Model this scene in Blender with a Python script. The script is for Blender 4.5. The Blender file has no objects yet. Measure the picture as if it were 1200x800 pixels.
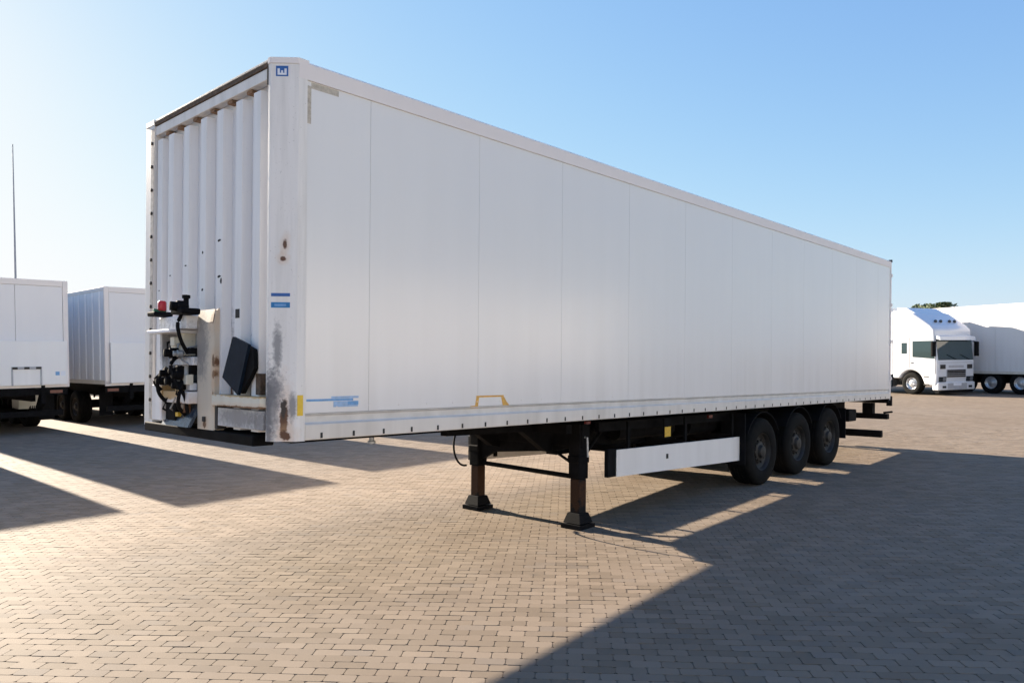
import bpy, bmesh, math, random
from mathutils import Vector, Matrix
import numpy as np
random.seed(4)
R = math.radians
sc = bpy.context.scene
COL = sc.collection

# ------------------------------------------------------------------ camera
CAM_H = 1.987; FPX = 886.39; HY = 415.33; CY = 431.87; ROLL = -0.552
cd = bpy.data.cameras.new('camera'); cam = bpy.data.objects.new('camera', cd); COL.objects.link(cam)
cd.sensor_width = 36; cd.lens = 36*FPX/1200; cd.shift_y = (CY-400)/1200
cd.clip_start = 0.05; cd.clip_end = 3000
pitch = math.atan((HY-CY)/FPX)
cam.matrix_world = Matrix.Translation((0, 0, CAM_H)) @ Matrix.Rotation(R(90)+pitch, 4, 'X') @ Matrix.Rotation(R(ROLL), 4, 'Z')
sc.camera = cam

# ------------------------------------------------------------------ light
SUN_EL = 17.6; SHADOW_AZ = 133.35                     # compass azimuth of travelling shadow (from +Y towards +X)
sx, sy = math.sin(R(SHADOW_AZ)), math.cos(R(SHADOW_AZ))
world = bpy.data.worlds.new('World'); sc.world = world; world.use_nodes = True
wn = world.node_tree; wn.nodes.clear()
sky = wn.nodes.new('ShaderNodeTexSky'); sky.sky_type = 'NISHITA'; sky.sun_disc = False
sky.sun_elevation = R(SUN_EL); sky.sun_rotation = R(SHADOW_AZ+180)
sky.altitude = 0; sky.air_density = 1.0; sky.dust_density = 0.38; sky.ozone_density = 2.2
bg = wn.nodes.new('ShaderNodeBackground'); bg.inputs[1].default_value = 0.06
wo = wn.nodes.new('ShaderNodeOutputWorld')
# gentle highlight shoulder so the glow near the sun does not burn out
EXPO = 2.0; c0 = 0.06*2**EXPO
sepc = wn.nodes.new('ShaderNodeSeparateColor'); comc = wn.nodes.new('ShaderNodeCombineColor')
wn.links.new(sky.outputs[0], sepc.inputs[0])
def wmath(op, a, b=None):
    x = wn.nodes.new('ShaderNodeMath'); x.operation = op
    for i, v in enumerate((a, b)):
        if v is None: continue
        if isinstance(v, bpy.types.NodeSocket): wn.links.new(v, x.inputs[i])
        else: x.inputs[i].default_value = v
    return x.outputs[0]
for i, k in enumerate((1.24, 1.62, 2.9)):
    e = wmath('EXPONENT', wmath('MULTIPLY', sepc.outputs[i], -k*c0/2**.2))
    wn.links.new(wmath('DIVIDE', wmath('SUBTRACT', 1.0, e), c0), comc.inputs[i])
wn.links.new(comc.outputs[0], bg.inputs[0]); wn.links.new(bg.outputs[0], wo.inputs[0])
sd = bpy.data.lights.new('sun', 'SUN'); sun = bpy.data.objects.new('sun', sd); COL.objects.link(sun)
sd.energy = 5.0; sd.angle = R(0.5); sd.color = (1.0, 0.87, 0.70)
ld = Vector((sx*math.cos(R(SUN_EL)), sy*math.cos(R(SUN_EL)), -math.sin(R(SUN_EL))))
sun.rotation_euler = ld.to_track_quat('-Z', 'Y').to_euler(); sun.location = (-20, 20, 20)
sc.view_settings.view_transform = 'Standard'; sc.view_settings.look = 'None'
sc.view_settings.exposure = EXPO; sc.view_settings.gamma = 1; sc.view_settings.use_curve_mapping = False
sc.cycles.max_bounces = 6; sc.cycles.diffuse_bounces = 3; sc.cycles.glossy_bounces = 3

# ------------------------------------------------------------------ node helpers
class NT:
    def __init__(s, name):
        s.m = bpy.data.materials.new(name); s.m.use_nodes = True
        s.t = s.m.node_tree; s.b = s.t.nodes['Principled BSDF']
    def n(s, typ, **kw):
        x = s.t.nodes.new(typ)
        for k, v in kw.items(): setattr(x, k, v)
        return x
    def put(s, sock, v):
        if isinstance(v, bpy.types.NodeSocket): s.t.links.new(v, sock)
        elif v is not None: sock.default_value = v
    def math(s, op, a, b=None, c=None):
        x = s.n('ShaderNodeMath', operation=op); s.put(x.inputs[0], a)
        if b is not None: s.put(x.inputs[1], b)
        if c is not None: s.put(x.inputs[2], c)
        return x.outputs[0]
    def mix(s, f, a, b, blend='MIX'):
        x = s.n('ShaderNodeMix', data_type='RGBA', blend_type=blend)
        s.put(x.inputs[0], f)
        for i, v in ((6, a), (7, b)):
            s.put(x.inputs[i], (*v, 1) if isinstance(v, tuple) and len(v) == 3 else v)
        return x.outputs[2]
    def noise(s, vec, scale, detail=3, rough=.55):
        x = s.n('ShaderNodeTexNoise'); x.inputs['Scale'].default_value = scale
        x.inputs['Detail'].default_value = detail; x.inputs['Roughness'].default_value = rough
        if vec is not None: s.t.links.new(vec, x.inputs['Vector'])
        return x.outputs[0]
    def ramp(s, v, lo, hi, a=0., b=1.):
        x = s.n('ShaderNodeMapRange'); x.inputs[1].default_value = lo; x.inputs[2].default_value = hi
        x.inputs[3].default_value = a; x.inputs[4].default_value = b; s.put(x.inputs[0], v); return x.outputs[0]
    def mapping(s, vec, scale=(1, 1, 1), rot=(0, 0, 0), loc=(0, 0, 0)):
        x = s.n('ShaderNodeMapping'); x.inputs['Scale'].default_value = scale
        x.inputs['Rotation'].default_value = rot; x.inputs['Location'].default_value = loc
        s.t.links.new(vec, x.inputs['Vector']); return x.outputs[0]
    def obj(s): return s.n('ShaderNodeTexCoord').outputs['Object']
    def pos(s): return s.n('ShaderNodeNewGeometry').outputs['Position']
    def bump(s, h, strength=.3, dist=.01):
        x = s.n('ShaderNodeBump'); x.inputs['Strength'].default_value = strength
        x.inputs['Distance'].default_value = dist; s.t.links.new(h, x.inputs['Height'])
        s.t.links.new(x.outputs[0], s.b.inputs['Normal'])
    def blob(s, vec, c, rad, nz, soft=.35):
        """soft irregular spot round point c; rad is (ru, rw, rz)"""
        d = s.n('ShaderNodeVectorMath', operation='SUBTRACT'); s.t.links.new(vec, d.inputs[0]); d.inputs[1].default_value = c
        e = s.n('ShaderNodeVectorMath', operation='DIVIDE'); s.t.links.new(d.outputs[0], e.inputs[0]); e.inputs[1].default_value = rad
        l = s.n('ShaderNodeVectorMath', operation='LENGTH'); s.t.links.new(e.outputs[0], l.inputs[0])
        v = s.math('ADD', l.outputs['Value'], s.math('MULTIPLY', s.math('SUBTRACT', nz, .5), 2.0))
        return s.ramp(v, 1.0+soft*.5, 1.0-soft*.5)

def simple(name, col, rough=.5, metal=0., var=.15, scale=6., bump=0., spec=.5, coat=0.):
    t = NT(name); o = t.obj(); nz = t.noise(o, scale, 5, .6)
    f = t.ramp(nz, .3, .7, 1-var, 1+var)
    c = t.mix(1., col, t.n('ShaderNodeCombineColor').outputs[0], 'MULTIPLY')
    cc = [x for x in t.t.nodes if x.bl_idname == 'ShaderNodeCombineColor'][0]
    for i in range(3): t.t.links.new(f, cc.inputs[i])
    t.put(t.b.inputs['Base Color'], c)
    t.b.inputs['Roughness'].default_value = rough; t.b.inputs['Metallic'].default_value = metal
    t.b.inputs['Specular IOR Level'].default_value = spec; t.b.inputs['Coat Weight'].default_value = coat
    if bump: t.bump(t.noise(o, scale*8, 4), bump, .004)
    return t.m

M = {}
# white gloss panel skin: faint ripple, dirt rising from the bottom, faint vertical streaks
def panel_paint(name, col, rough, dirt, ripple, blue=False):
    t = NT(name); o = t.obj()
    big = t.noise(t.mapping(o, (.35, 1, .7)), 1.0, 3)
    st = t.noise(t.mapping(o, (5, 5, .35)), 1.0, 4)
    fine = t.noise(o, 22, 5, .7)
    sep = t.n('ShaderNodeSeparateXYZ'); t.t.links.new(o, sep.inputs[0])
    low = t.ramp(sep.outputs[2], 2.3, 1.3)
    d = t.math('MULTIPLY', t.math('ADD', t.math('MULTIPLY', low, .8), .2), t.ramp(st, .35, .8))
    c = t.mix(t.math('MULTIPLY', d, dirt), col, (.42, .38, .33))
    c = t.mix(t.ramp(big, .35, .72, 0, .8), c, (col[0]*.95, col[1]*.955, col[2]*.975))
    c = t.mix(t.ramp(fine, .66, .8, 0, .22*dirt), c, (.35, .33, .3))
    t.put(t.b.inputs['Base Color'], c)
    t.b.inputs['Roughness'].default_value = rough+(.08 if ripple < .1 else .0)
    rip = t.noise(t.mapping(o, (.8, 1, .6)), 1.3, 2, .4)
    t.bump(rip, ripple, .06); t.b.inputs['Coat Weight'].default_value = .2 if ripple > .1 else 0.; t.b.inputs['Coat Roughness'].default_value = .26
    return t.m
M['panel'] = panel_paint('white_panel_gloss', (.78, .755, .73), .18, .34, .16)
M['panel_bg'] = panel_paint('white_panel_background', (.76, .74, .72), .4, .35, .02)
M['post'] = None
def worn_white(name, col, spots, rustcol=(.20, .085, .03), grime=.35, halo_amt=.45, gcol=(.40, .37, .33), spec=.5):
    """painted steel with rust and grime spots at given local places"""
    t = NT(name); o = t.obj()
    nz = t.noise(o, 16, 5, .65); nf = t.noise(o, 60, 4, .7)
    c = t.mix(t.ramp(t.noise(t.mapping(o, (9, 9, .8)), 1, 4), .45, .8, 0, grime), col, gcol)
    c = t.mix(t.ramp(nf, .64, .72, 0, grime), c, (.16, .15, .14))
    for kind, p, r in spots:
        b = t.blob(o, p, r, nz)
        if kind == 'rust':
            halo = t.blob(o, p, (r[0]*1.7, r[1]*1.7, r[2]*1.8), nz, 1.6)
            c = t.mix(t.math('MULTIPLY', halo, halo_amt), c, (.62, .38, .20))
            c = t.mix(b, c, t.mix(nf, rustcol, (.07, .035, .02)))
        elif kind == 'grime':
            c = t.mix(t.math('MULTIPLY', t.blob(o, p, r, t.noise(o, 28, 5, .75), .8), .75), c, (.13, .13, .145))
        elif kind == 'dark':
            c = t.mix(b, c, (.035, .024, .02))
        elif kind == 'ochre':
            c = t.mix(b, c, (.45, .30, .14))
    t.put(t.b.inputs['Base Color'], c); t.b.inputs['Roughness'].default_value = .45; t.b.inputs['Specular IOR Level'].default_value = spec
    t.bump(nf, .15, .003)
    return t.m
M['post'] = worn_white('corner_post_paint', (.78, .75, .72), [
    ('grime', (-.145, .145, 1.50), (.025, .025, .40)), ('grime', (-.10, .10, 2.05), (.03, .03, .16)),
    ('rust', (-.066, .066, 2.815), (.016, .016, .034)), ('rust', (-.074, .074, 2.705), (.022, .022, .018)),
    ('rust', (-.065, .065, 1.53), (.030, .030, .13)), ('rust', (-.055, .055, 1.41), (.04, .04, .035)), ('dark', (-.068, .068, 1.60), (.022, .022, .07)),
    ('grime', (-.13, .13, 1.60), (.05, .05, .22)), ('grime', (-.12, .12, 1.75), (.07, .07, .12)),
    ('grime', (-.02, .02, 1.62), (.03, .03, .10))], rustcol=(.15, .055, .022), grime=.5)
M['frontwall'] = worn_white('front_wall_paint', (.78, .77, .77), [
    ('grime', (-.05, 1.6, 1.75), (.2, .75, .55)), ('grime', (-.05, .45, 1.75), (.2, .3, .3)),
    ('rust', (-.05, .32, 1.74), (.2, .05, .16)), ('rust', (-.05, 1.02, 1.62), (.2, .05, .2))], grime=.2)
M['seam'] = simple('worn_tan_seam', (.46, .42, .38), .6, 0, .3, 22)
M['header'] = worn_white('front_header_worn', (.74, .72, .70), [('grime', (-.1, 1.3, 4.16), (.1, 1.2, .02))], grime=.45)
M['rustedge'] = simple('rusty_brown_edge', (.09, .06, .04), .8, 0, .6, 24)
M['rustcap'] = simple('light_rust', (.22, .13, .075), .8, 0, .5, 30)
M['cream'] = worn_white('cream_column_paint', (.56, .49, .40), [
    ('rust', (-.12, 1.24, 1.44), (.1, .03, .03)), ('rust', (-.12, 1.08, 1.85), (.06, .02, .04)),
    ('rust', (-.12, 1.10, 2.30), (.05, .03, .05)), ('rust', (-.12, 1.08, 1.95), (.06, .02, .05)), ('rust', (-.12, 1.09, 1.66), (.06, .015, .06)),
    ('grime', (-.12, 1.3, 2.1), (.15, .12, .25))])
M['bracket'] = worn_white('grimy_white_bracket', (.66, .67, .70), [
    ('grime', (-.2, 1.7, 2.1), (.2, .4, .16)), ('ochre', (-.2, 1.8, 1.69), (.2, .3, .06)), ('rust', (-.2, 1.5, 1.55), (.2, .2, .05))])
M['lowplate'] = worn_white('mottled_kick_plate', (.50, .51, .54), [
    ('grime', (-.1, .7, 1.52), (.2, .3, .08)), ('grime', (-.1, .35, 1.5), (.2, .12, .1))], grime=.85)
M['yellowed'] = worn_white('yellowed_cross_bar', (.60, .58, .50), [('ochre', (-.1, .55, 1.695), (.2, .5, .018)), ('rust', (-.1, .5, 1.60), (.2, .5, .015))])
M['rail'] = panel_paint('bottom_rail_paint', (.74, .69, .63), .35, .8, .02)
M['rail_top'] = panel_paint('top_rail_paint', (.78, .72, .69), .4, .25, .02)
M['groove'] = simple('rail_groove_grey', (.60, .58, .56), .4, .2, .12, 5)
M['black'] = simple('black_chassis_paint', (.006, .006, .007), .75, 0, .5, 7, .2, .08)
M['blackrust'] = worn_white('black_leg_paint', (.010, .011, .013), [('rust', (3.9, 2.09, .5), (.3, .2, .25)), ('rust', (3.9, .44, .5), (.3, .09, .2))], (.016, .009, .007), .12, 0., (.02, .019, .018), .08)
M['rubber'] = simple('black_rubber', (.006, .006, .007), .8, 0, .3, 12, .2, .12)
M['tyre'] = simple('tyre_rubber', (.007, .0068, .0065), .85, 0, .35, 9, .4, .12)
M['rim'] = simple('dusty_dark_rim', (.020, .018, .016), .6, .2, .4, 9)
M['rimsilver'] = simple('silver_wheel_rim', (.55, .56, .58), .35, .7, .15, 6)
M['steel'] = simple('worn_galvanised_steel', (.34, .36, .39), .4, .7, .35, 15)
M['skirt'] = panel_paint('side_guard_white', (.80, .77, .74), .4, .5, .02)
M['dark'] = simple('dark_slot', (.03, .028, .027), .8, 0, .2)
M['navy'] = simple('navy_plastic_flap', (.006, .013, .026), .6, 0, .2, 10, .2, .1)
M['slate'] = simple('scuffed_slate_sheet', (.05, .07, .10), .25, .3, .5, 12, .2)
M['blue'] = simple('sign_blue', (.02, .10, .34), .4, 0, .12, 30)
M['blue2'] = simple('sticker_light_blue', (.14, .33, .60), .45, 0, .15, 30)
M['blue3'] = simple('sticker_pale_blue', (.30, .45, .66), .45, 0, .15, 30)
M['blue4'] = simple('sign_mid_blue', (.01, .17, .42), .4, 0, .12, 30)
M['decalwhite'] = simple('decal_white', (.72, .74, .80), .45, 0, .04)
M['tape'] = simple('grey_beige_tape_residue', (.47, .42, .35), .7, 0, .22, 30)
M['orange'] = simple('orange_yellow_paint', (.66, .36, .07), .5, 0, .2, 20)
M['yellow'] = simple('yellow_reflector', (.72, .47, .03), .35, 0, .1, 30)
M['red'] = simple('red_plastic', (.50, .02, .03), .35, 0, .1)
M['green'] = simple('green_plastic', (.02, .14, .06), .4, 0, .1)
M['amberdim'] = simple('dusty_amber_reflector', (.62, .38, .03), .45, 0, .2, 40)
M['redlamp'] = simple('red_lamp_lens', (.10, .012, .01), .25, 0, .1)
M['lift'] = panel_paint('tail_lift_paint', (.82, .80, .78), .45, .2, .01)
M['door_bg'] = panel_paint('rear_door_paint', (.76, .74, .74), .4, .2, .01)
M['side_bg'] = panel_paint('ribbed_side_paint', (.80, .82, .85), .3, .25, .01)
M['clad'] = simple('pale_bounce_cladding', (.52, .51, .49), .5, .0, .08, 1)
M['cream_bg'] = simple('cream_side_rail', (.62, .58, .50), .5, 0, .1)
M['cabpaint'] = simple('white_cab_paint', (.64, .66, .70), .22, 0, .03, 2, 0, .5, .5)
M['cabgrey'] = simple('pale_grey_plastic', (.36, .37, .40), .5, 0, .1)
M['galv'] = simple('mast_grey_steel', (.42, .43, .46), .6, .2, .1)
def glass():
    t = NT('dark_teal_glass'); t.b.inputs['Base Color'].default_value = (.012, .035, .04, 1)
    t.b.inputs['Roughness'].default_value = .05; t.b.inputs['Specular IOR Level'].default_value = .8
    t.b.inputs['Coat Weight'].default_value = .5; return t.m
M['glass'] = glass()
def lens():
    t = NT('headlamp_lens'); t.b.inputs['Base Color'].default_value = (.04, .045, .05, 1); t.b.inputs['Roughness'].default_value = .08
    return t.m
M['lens'] = lens()
M['bark'] = simple('tree_bark', (.08, .06, .045), .9, 0, .3, 8, .5)
def leafmat():
    t = NT('leaf_green'); r = t.n('ShaderNodeNewGeometry').outputs['Random Per Island']
    t.put(t.b.inputs['Base Color'], t.mix(r, (.035, .06, .02), (.10, .125, .04))); t.b.inputs['Roughness'].default_value = .6
    return t.m
M['leaf'] = leafmat()

# paving: same brick lattice in shader and geometry
BR = R(-4.0); BL, BH, JT = .20, .10, .004
def paving_mat(name, joints):
    t = NT(name); p = t.mapping(t.pos(), (1, 1, 1), (0, 0, -BR))
    sp = t.n('ShaderNodeSeparateXYZ'); t.t.links.new(p, sp.inputs[0])
    v = t.math('DIVIDE', sp.outputs[1], BH); row = t.math('FLOOR', v)
    odd = t.math('MULTIPLY', t.math('MODULO', t.math('ABSOLUTE', row), 2.), .5)
    u = t.math('ADD', t.math('DIVIDE', sp.outputs[0], BL), odd); ci = t.math('FLOOR', u)
    cb = t.n('ShaderNodeCombineXYZ'); t.t.links.new(ci, cb.inputs[0]); t.t.links.new(row, cb.inputs[1])
    wn_ = t.n('ShaderNodeTexWhiteNoise', noise_dimensions='3D'); t.t.links.new(cb.outputs[0], wn_.inputs['Vector'])
    rnd = wn_.outputs['Value']; rc = wn_.outputs['Color']
    pp = t.pos()
    big = t.noise(pp, .22, 4, .6); mid = t.noise(pp, 1.1, 5, .65); fine = t.noise(pp, 90, 4, .8)
    c = t.mix(rnd, (.188, .147, .108), (.262, .208, .158))
    s3 = t.n('ShaderNodeSeparateColor'); t.t.links.new(rc, s3.inputs[0])
    c = t.mix(t.ramp(s3.outputs[1], .86, 1.0, 0, .40), c, (.175, .155, .14))
    c = t.mix(t.ramp(big, .38, .68, 0, .55), c, t.mix(1., c, (.86, .80, .74, 1), 'MULTIPLY'))
    c = t.mix(t.ramp(mid, .52, .80, 0, .45), c, t.mix(1., c, (.70, .68, .67, 1), 'MULTIPLY'))
    c = t.mix(t.ramp(t.noise(t.mapping(pp, (.25, 1.0, 1), (0, 0, R(-43))), .9, 4, .6), .5, .75, 0, .30), c, (.20, .155, .12))
    tr = t.noise(t.mapping(pp, (1.6, .10, 1), (0, 0, R(43))), 1.0, 3, .55)
    c = t.mix(t.ramp(tr, .55, .72, 0, .30), c, t.mix(1., c, (.70, .66, .62, 1), 'MULTIPLY'))
    sp_ = t.noise(pp, 2.3, 2, .5)
    c = t.mix(t.ramp(sp_, .70, .76, 0, .45), c, (.085, .075, .068))
    dust = t.noise(pp, .5, 3, .6)
    c = t.mix(t.ramp(dust, .50, .75, 0, .35), c, (.27, .225, .18))
    c = t.mix(t.ramp(fine, .35, .75, 0, .28), c, (.15, .125, .105))
    if joints:
        fu = t.math('FRACT', u); fv = t.math('FRACT', v)
        du = t.math('MULTIPLY', t.math('MINIMUM', fu, t.math('SUBTRACT', 1., fu)), BL)
        dv = t.math('MULTIPLY', t.math('MINIMUM', fv, t.math('SUBTRACT', 1., fv)), BH)
        j = t.ramp(t.math('MINIMUM', du, dv), .0015, .006, .40, 0)
        c = t.mix(j, c, (.10, .082, .066))
        t.bump(t.math('SUBTRACT', 1., j), .35, .006)
    else:
        t.bump(fine, .25, .002)
    t.put(t.b.inputs['Base Color'], c); t.b.inputs['Roughness'].default_value = .8
    t.b.inputs['Specular IOR Level'].default_value = .12
    return t.m
M['paver'] = paving_mat('concrete_paver', False)
M['paving_far'] = paving_mat('concrete_paving_far', True)
M['sand'] = simple('joint_sand', (.145, .115, .09), .95, 0, .35, 20)

# ------------------------------------------------------------------ mesh helpers
class MB:
    def __init__(s): s.b = bmesh.new()
    def box(s, lo, hi, bev=0.):
        x0, y0, z0 = lo; x1, y1, z1 = hi
        vs = [s.b.verts.new(p) for p in ((x0,y0,z0),(x1,y0,z0),(x1,y1,z0),(x0,y1,z0),(x0,y0,z1),(x1,y0,z1),(x1,y1,z1),(x0,y1,z1))]
        fs = [s.b.faces.new([vs[i] for i in f]) for f in ((3,2,1,0),(4,5,6,7),(0,1,5,4),(1,2,6,5),(2,3,7,6),(3,0,4,7))]
        if bev:
            es = list({e for f in fs for e in f.edges})
            bmesh.ops.bevel(s.b, geom=es, offset=bev, segments=2, affect='EDGES', profile=.5)
        return s
    def prism(s, pts, axis, a, b):
        """extrude 2-D polygon along axis (0,1,2) from a to b"""
        def mk(p, t):
            q = list(p); q.insert(axis, t); return s.b.verts.new(q)
        A = [mk(p, a) for p in pts]; B = [mk(p, b) for p in pts]; n = len(pts)
        s.b.faces.new(A[::-1]); s.b.faces.new(B)
        for i in range(n): s.b.faces.new((A[i], A[(i+1) % n], B[(i+1) % n], B[i]))
        return s
    def hexa(s, p8):
        vs = [s.b.verts.new(p) for p in p8]
        for f in ((3,2,1,0),(4,5,6,7),(0,1,5,4),(1,2,6,5),(2,3,7,6),(3,0,4,7)): s.b.faces.new([vs[i] for i in f])
        return s
    def tube(s, pts, r, n=10, caps=True):
        pts = [Vector(p) for p in pts]; rings = []
        for i, p in enumerate(pts):
            d = (pts[min(i+1, len(pts)-1)]-pts[max(i-1, 0)]).normalized()
            a = Vector((0, 0, 1)) if abs(d.z) < .9 else Vector((1, 0, 0))
            x = d.cross(a).normalized(); y = d.cross(x)
            rr = r[i] if isinstance(r, (list, tuple)) else r
            rings.append([s.b.verts.new(p+(x*math.cos(2*math.pi*k/n)+y*math.sin(2*math.pi*k/n))*rr) for k in range(n)])
        for A, B in zip(rings, rings[1:]):
            for k in range(n): s.b.faces.new((A[k], A[(k+1) % n], B[(k+1) % n], B[k]))
        if caps:
            s.b.faces.new(rings[0][::-1]); s.b.faces.new(rings[-1])
        return s
    def lathe(s, prof, c, axis=1, n=40, caps=True):
        """prof: list of (radius, offset along axis)"""
        rings = []
        for r, t in prof:
            ring = []
            for k in range(n):
                a = 2*math.pi*k/n; q = [r*math.cos(a), r*math.sin(a)]; q.insert(axis, t)
                ring.append(s.b.verts.new(Vector(c)+Vector(q)))
            rings.append(ring)
        for A, B in zip(rings, rings[1:]):
            for k in range(n): s.b.faces.new((A[k], A[(k+1) % n], B[(k+1) % n], B[k]))
        for ring in (rings[0], rings[-1]):
            if caps: s.b.faces.new(ring)
        return s
    def build(s, name, mat, parent=None, smooth=False):
        bmesh.ops.recalc_face_normals(s.b, faces=s.b.faces[:])
        me = bpy.data.meshes.new(name); s.b.to_mesh(me); s.b.free(); me.materials.append(M[mat] if isinstance(mat, str) else mat)
        if smooth:
            for p in me.polygons: p.use_smooth = True
            try: me.set_sharp_from_angle(angle=R(35))
            except Exception: pass
        o = bpy.data.objects.new(name, me); COL.objects.link(o)
        if parent is not None: o.parent = parent
        return o
def clone(o, parent, loc=None):
    c = o.copy(); COL.objects.link(c); c.parent = parent
    if loc is not None: c.location = loc
    return c
def box(name, lo, hi, mat, parent, bev=0.): return MB().box(lo, hi, bev).build(name, mat, parent)
def thing(name, label, cat, loc=(0, 0, 0), rot=(0, 0, 0), group=None):
    o = bpy.data.objects.new(name, None); COL.objects.link(o); o.location = loc; o.rotation_euler = rot
    o['label'] = label; o['category'] = cat
    if group: o['group'] = group
    return o

# ------------------------------------------------------------------ ground
cR, sR = math.cos(BR), math.sin(BR)
GX0, GX1, GY0, GY1 = -14.0, 15.0, 2.0, 20.0           # brick field in paving coordinates
def gw(x, y): return (x*cR-y*sR, x*sR+y*cR)            # paving -> world (rotation by BR)
def ring():
    b = bmesh.new(); F = 1500.
    o = [b.verts.new((*gw(x, y), 0)) for x, y in ((-F, -F), (F, -F), (F, F), (-F, F))]
    i = [b.verts.new((*gw(x, y), 0)) for x, y in ((GX0, GY0), (GX1, GY0), (GX1, GY1), (GX0, GY1))]
    d = [b.verts.new((*gw(x, y), -.012)) for x, y in ((GX0, GY0), (GX1, GY0), (GX1, GY1), (GX0, GY1))]
    for k in range(4):
        b.faces.new((o[k], o[(k+1) % 4], i[(k+1) % 4], i[k])); b.faces.new((i[k], i[(k+1) % 4], d[(k+1) % 4], d[k]))
    me = bpy.data.meshes.new('paving'); b.to_mesh(me); b.free(); me.materials.append(M['paving_far'])
    ob = bpy.data.objects.new('paving', me); COL.objects.link(ob); ob['kind'] = 'structure'; return ob
paving = ring()
mb = MB(); vs = [mb.b.verts.new((*gw(x, y), -.006)) for x, y in ((GX0-.01, GY0-.01), (GX1+.01, GY0-.01), (GX1+.01, GY1+.01), (GX0-.01, GY1+.01))]
mb.b.faces.new(vs); sand = mb.build('joint_sand', 'sand'); sand['kind'] = 'structure'
def brick_verts(x0, x1, y0, y1, dz, tx, ty):
    jx, jy = .0026, .0012; c = min(.013, (x1-x0)*.2); xs = (x0+jx, x1-jx); ys = (y0+jy, y1-jy); o = []
    ring8 = [(xs[0]+c, ys[0]), (xs[1]-c, ys[0]), (xs[1], ys[0]+c), (xs[1], ys[1]-c), (xs[1]-c, ys[1]), (xs[0]+c, ys[1]), (xs[0], ys[1]-c), (xs[0], ys[0]+c)]
    for (xx, yy) in ring8: o.append((xx, yy, -.010))
    for (xx, yy) in ring8: o.append((xx, yy, dz+tx*(xx-(x0+x1)/2)+ty*(yy-(y0+y1)/2)))
    return o
BF = [(k, (k+1) % 8, 8+(k+1) % 8, 8+k) for k in range(8)]+[tuple(range(8, 16))]
def in_view(x, y):
    X, Y = gw(x, y)
    return Y > 3.9 and abs(X)/max(Y, .1) < .69
cells = []
ry0, ry1 = int(round(GY0/BH)), int(round(GY1/BH))
for r in range(ry0, ry1):
    off = .5*(abs(r) % 2)
    k = math.floor(GX0/BL+off)
    while (k-off)*BL < GX1-1e-6:
        x0 = max((k-off)*BL, GX0); x1 = min((k+1-off)*BL, GX1)
        if x1-x0 > .02: cells.append((x0, x1, r*BH, (r+1)*BH))
        k += 1
key = []
for i, (x0, x1, y0, y1) in enumerate(cells):
    xm, ym = (x0+x1)/2, (y0+y1)/2; X, Y = gw(xm, ym)
    if Y > 4.12 and abs(X)/Y < .70 and x1-x0 > .19: key.append((Y, i))
key.sort(); near = {i for _, i in key[:290]}
verts = []; faces = []; rng = random.Random(9)
meshes = []
for q in range(6):
    me = bpy.data.meshes.new('brick')
    me.from_pydata(brick_verts(-.1, .1, -.05, .05, rng.uniform(-.0012, .0012), rng.uniform(-.010, .010), rng.uniform(-.024, .024)), [], BF)
    me.materials.append(M['paver']); meshes.append(me)
for i, (x0, x1, y0, y1) in enumerate(cells):
    if i in near:
        o = bpy.data.objects.new('brick', meshes[rng.randrange(6)]); COL.objects.link(o); o.parent = paving
        o.location = (*gw((x0+x1)/2, (y0+y1)/2), 0); o.rotation_euler = (0, 0, BR)
        continue
    n = len(verts)
    for (x, y, z) in brick_verts(x0, x1, y0, y1, rng.uniform(-.0012, .0012), rng.uniform(-.010, .010), rng.uniform(-.024, .024)):
        X, Y = gw(x, y); verts.append((X, Y, z))
    faces += [tuple(n+a for a in f) for f in BF]
me = bpy.data.meshes.new('paving_bricks'); me.from_pydata(verts, [], faces); me.materials.append(M['paver'])
fld = bpy.data.objects.new('paving_bricks', me); COL.objects.link(fld); fld.parent = paving; fld['kind'] = 'stuff'

# ------------------------------------------------------------------ shared vehicle parts
def wheel(parent, u, w, z, side, width=.36, rad=.5, rim='rim', n=40, name='wheel'):
    """side=-1: outer face towards -w ; side=+1: towards +w"""
    s = side
    prof = [(rad*.56, 0.01), (rad*.60, 0.0), (rad*.80, -.008), (rad*.93, .004), (rad*.985, .03), (rad, .06)]
    k = 5
    for i in range(k):                                   # tread grooves
        a = .06+(width-.12)*(i+.35)/k; b = .06+(width-.12)*(i+.65)/k
        prof += [(rad, a-.006), (rad-.012, a), (rad-.012, b), (rad, b+.006)]
    prof += [(rad, width-.06), (rad*.985, width-.03), (rad*.93, width-.004), (rad*.80, width), (rad*.56, width-.01)]
    outer = w if s < 0 else w+width
    pr = [(r, t if s < 0 else -t) for r, t in prof]
    ty = MB().lathe(pr, (u, outer, z), 1, n, False).build(name, 'tyre', parent, True)
    d = -1 if s > 0 else 1
    rp = [(rad*.565, .012*d), (rad*.545, .022*d), (rad*.52, .07*d), (rad*.42, .10*d), (rad*.30, .085*d), (rad*.28, .05*d), (rad*.20, .04*d), (rad*.17, .0*d), (rad*.08, -.01*d), (.005, -.012*d)]
    rm = MB().lathe(rp, (u, outer, z), 1, n, False)
    for k in range(10):
        a = 2*math.pi*k/10
        rm.tube([(u+rad*.34*math.cos(a), outer+.075*d, z+rad*.34*math.sin(a)), (u+rad*.34*math.cos(a), outer+.045*d, z+rad*.34*math.sin(a))], .016, 6)
    rm.build('rim', rim, ty, True)
    return ty

# ------------------------------------------------------------------ MAIN TRAILER
TX, TY, TYAW, SL = -1.614, 5.516, 43.266, .0261
LEN, WD, ZB, ZT = 13.6, 2.576, 1.369, 4.171
T = thing('semi_trailer', 'large white box semi-trailer standing unhitched on its black landing legs in the foreground', 'semi-trailer',
          (TX, TY, 0), (0, math.atan(SL), R(90-TYAW)))
def gz(u): return SL*u                                  # ground height in trailer coordinates

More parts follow.
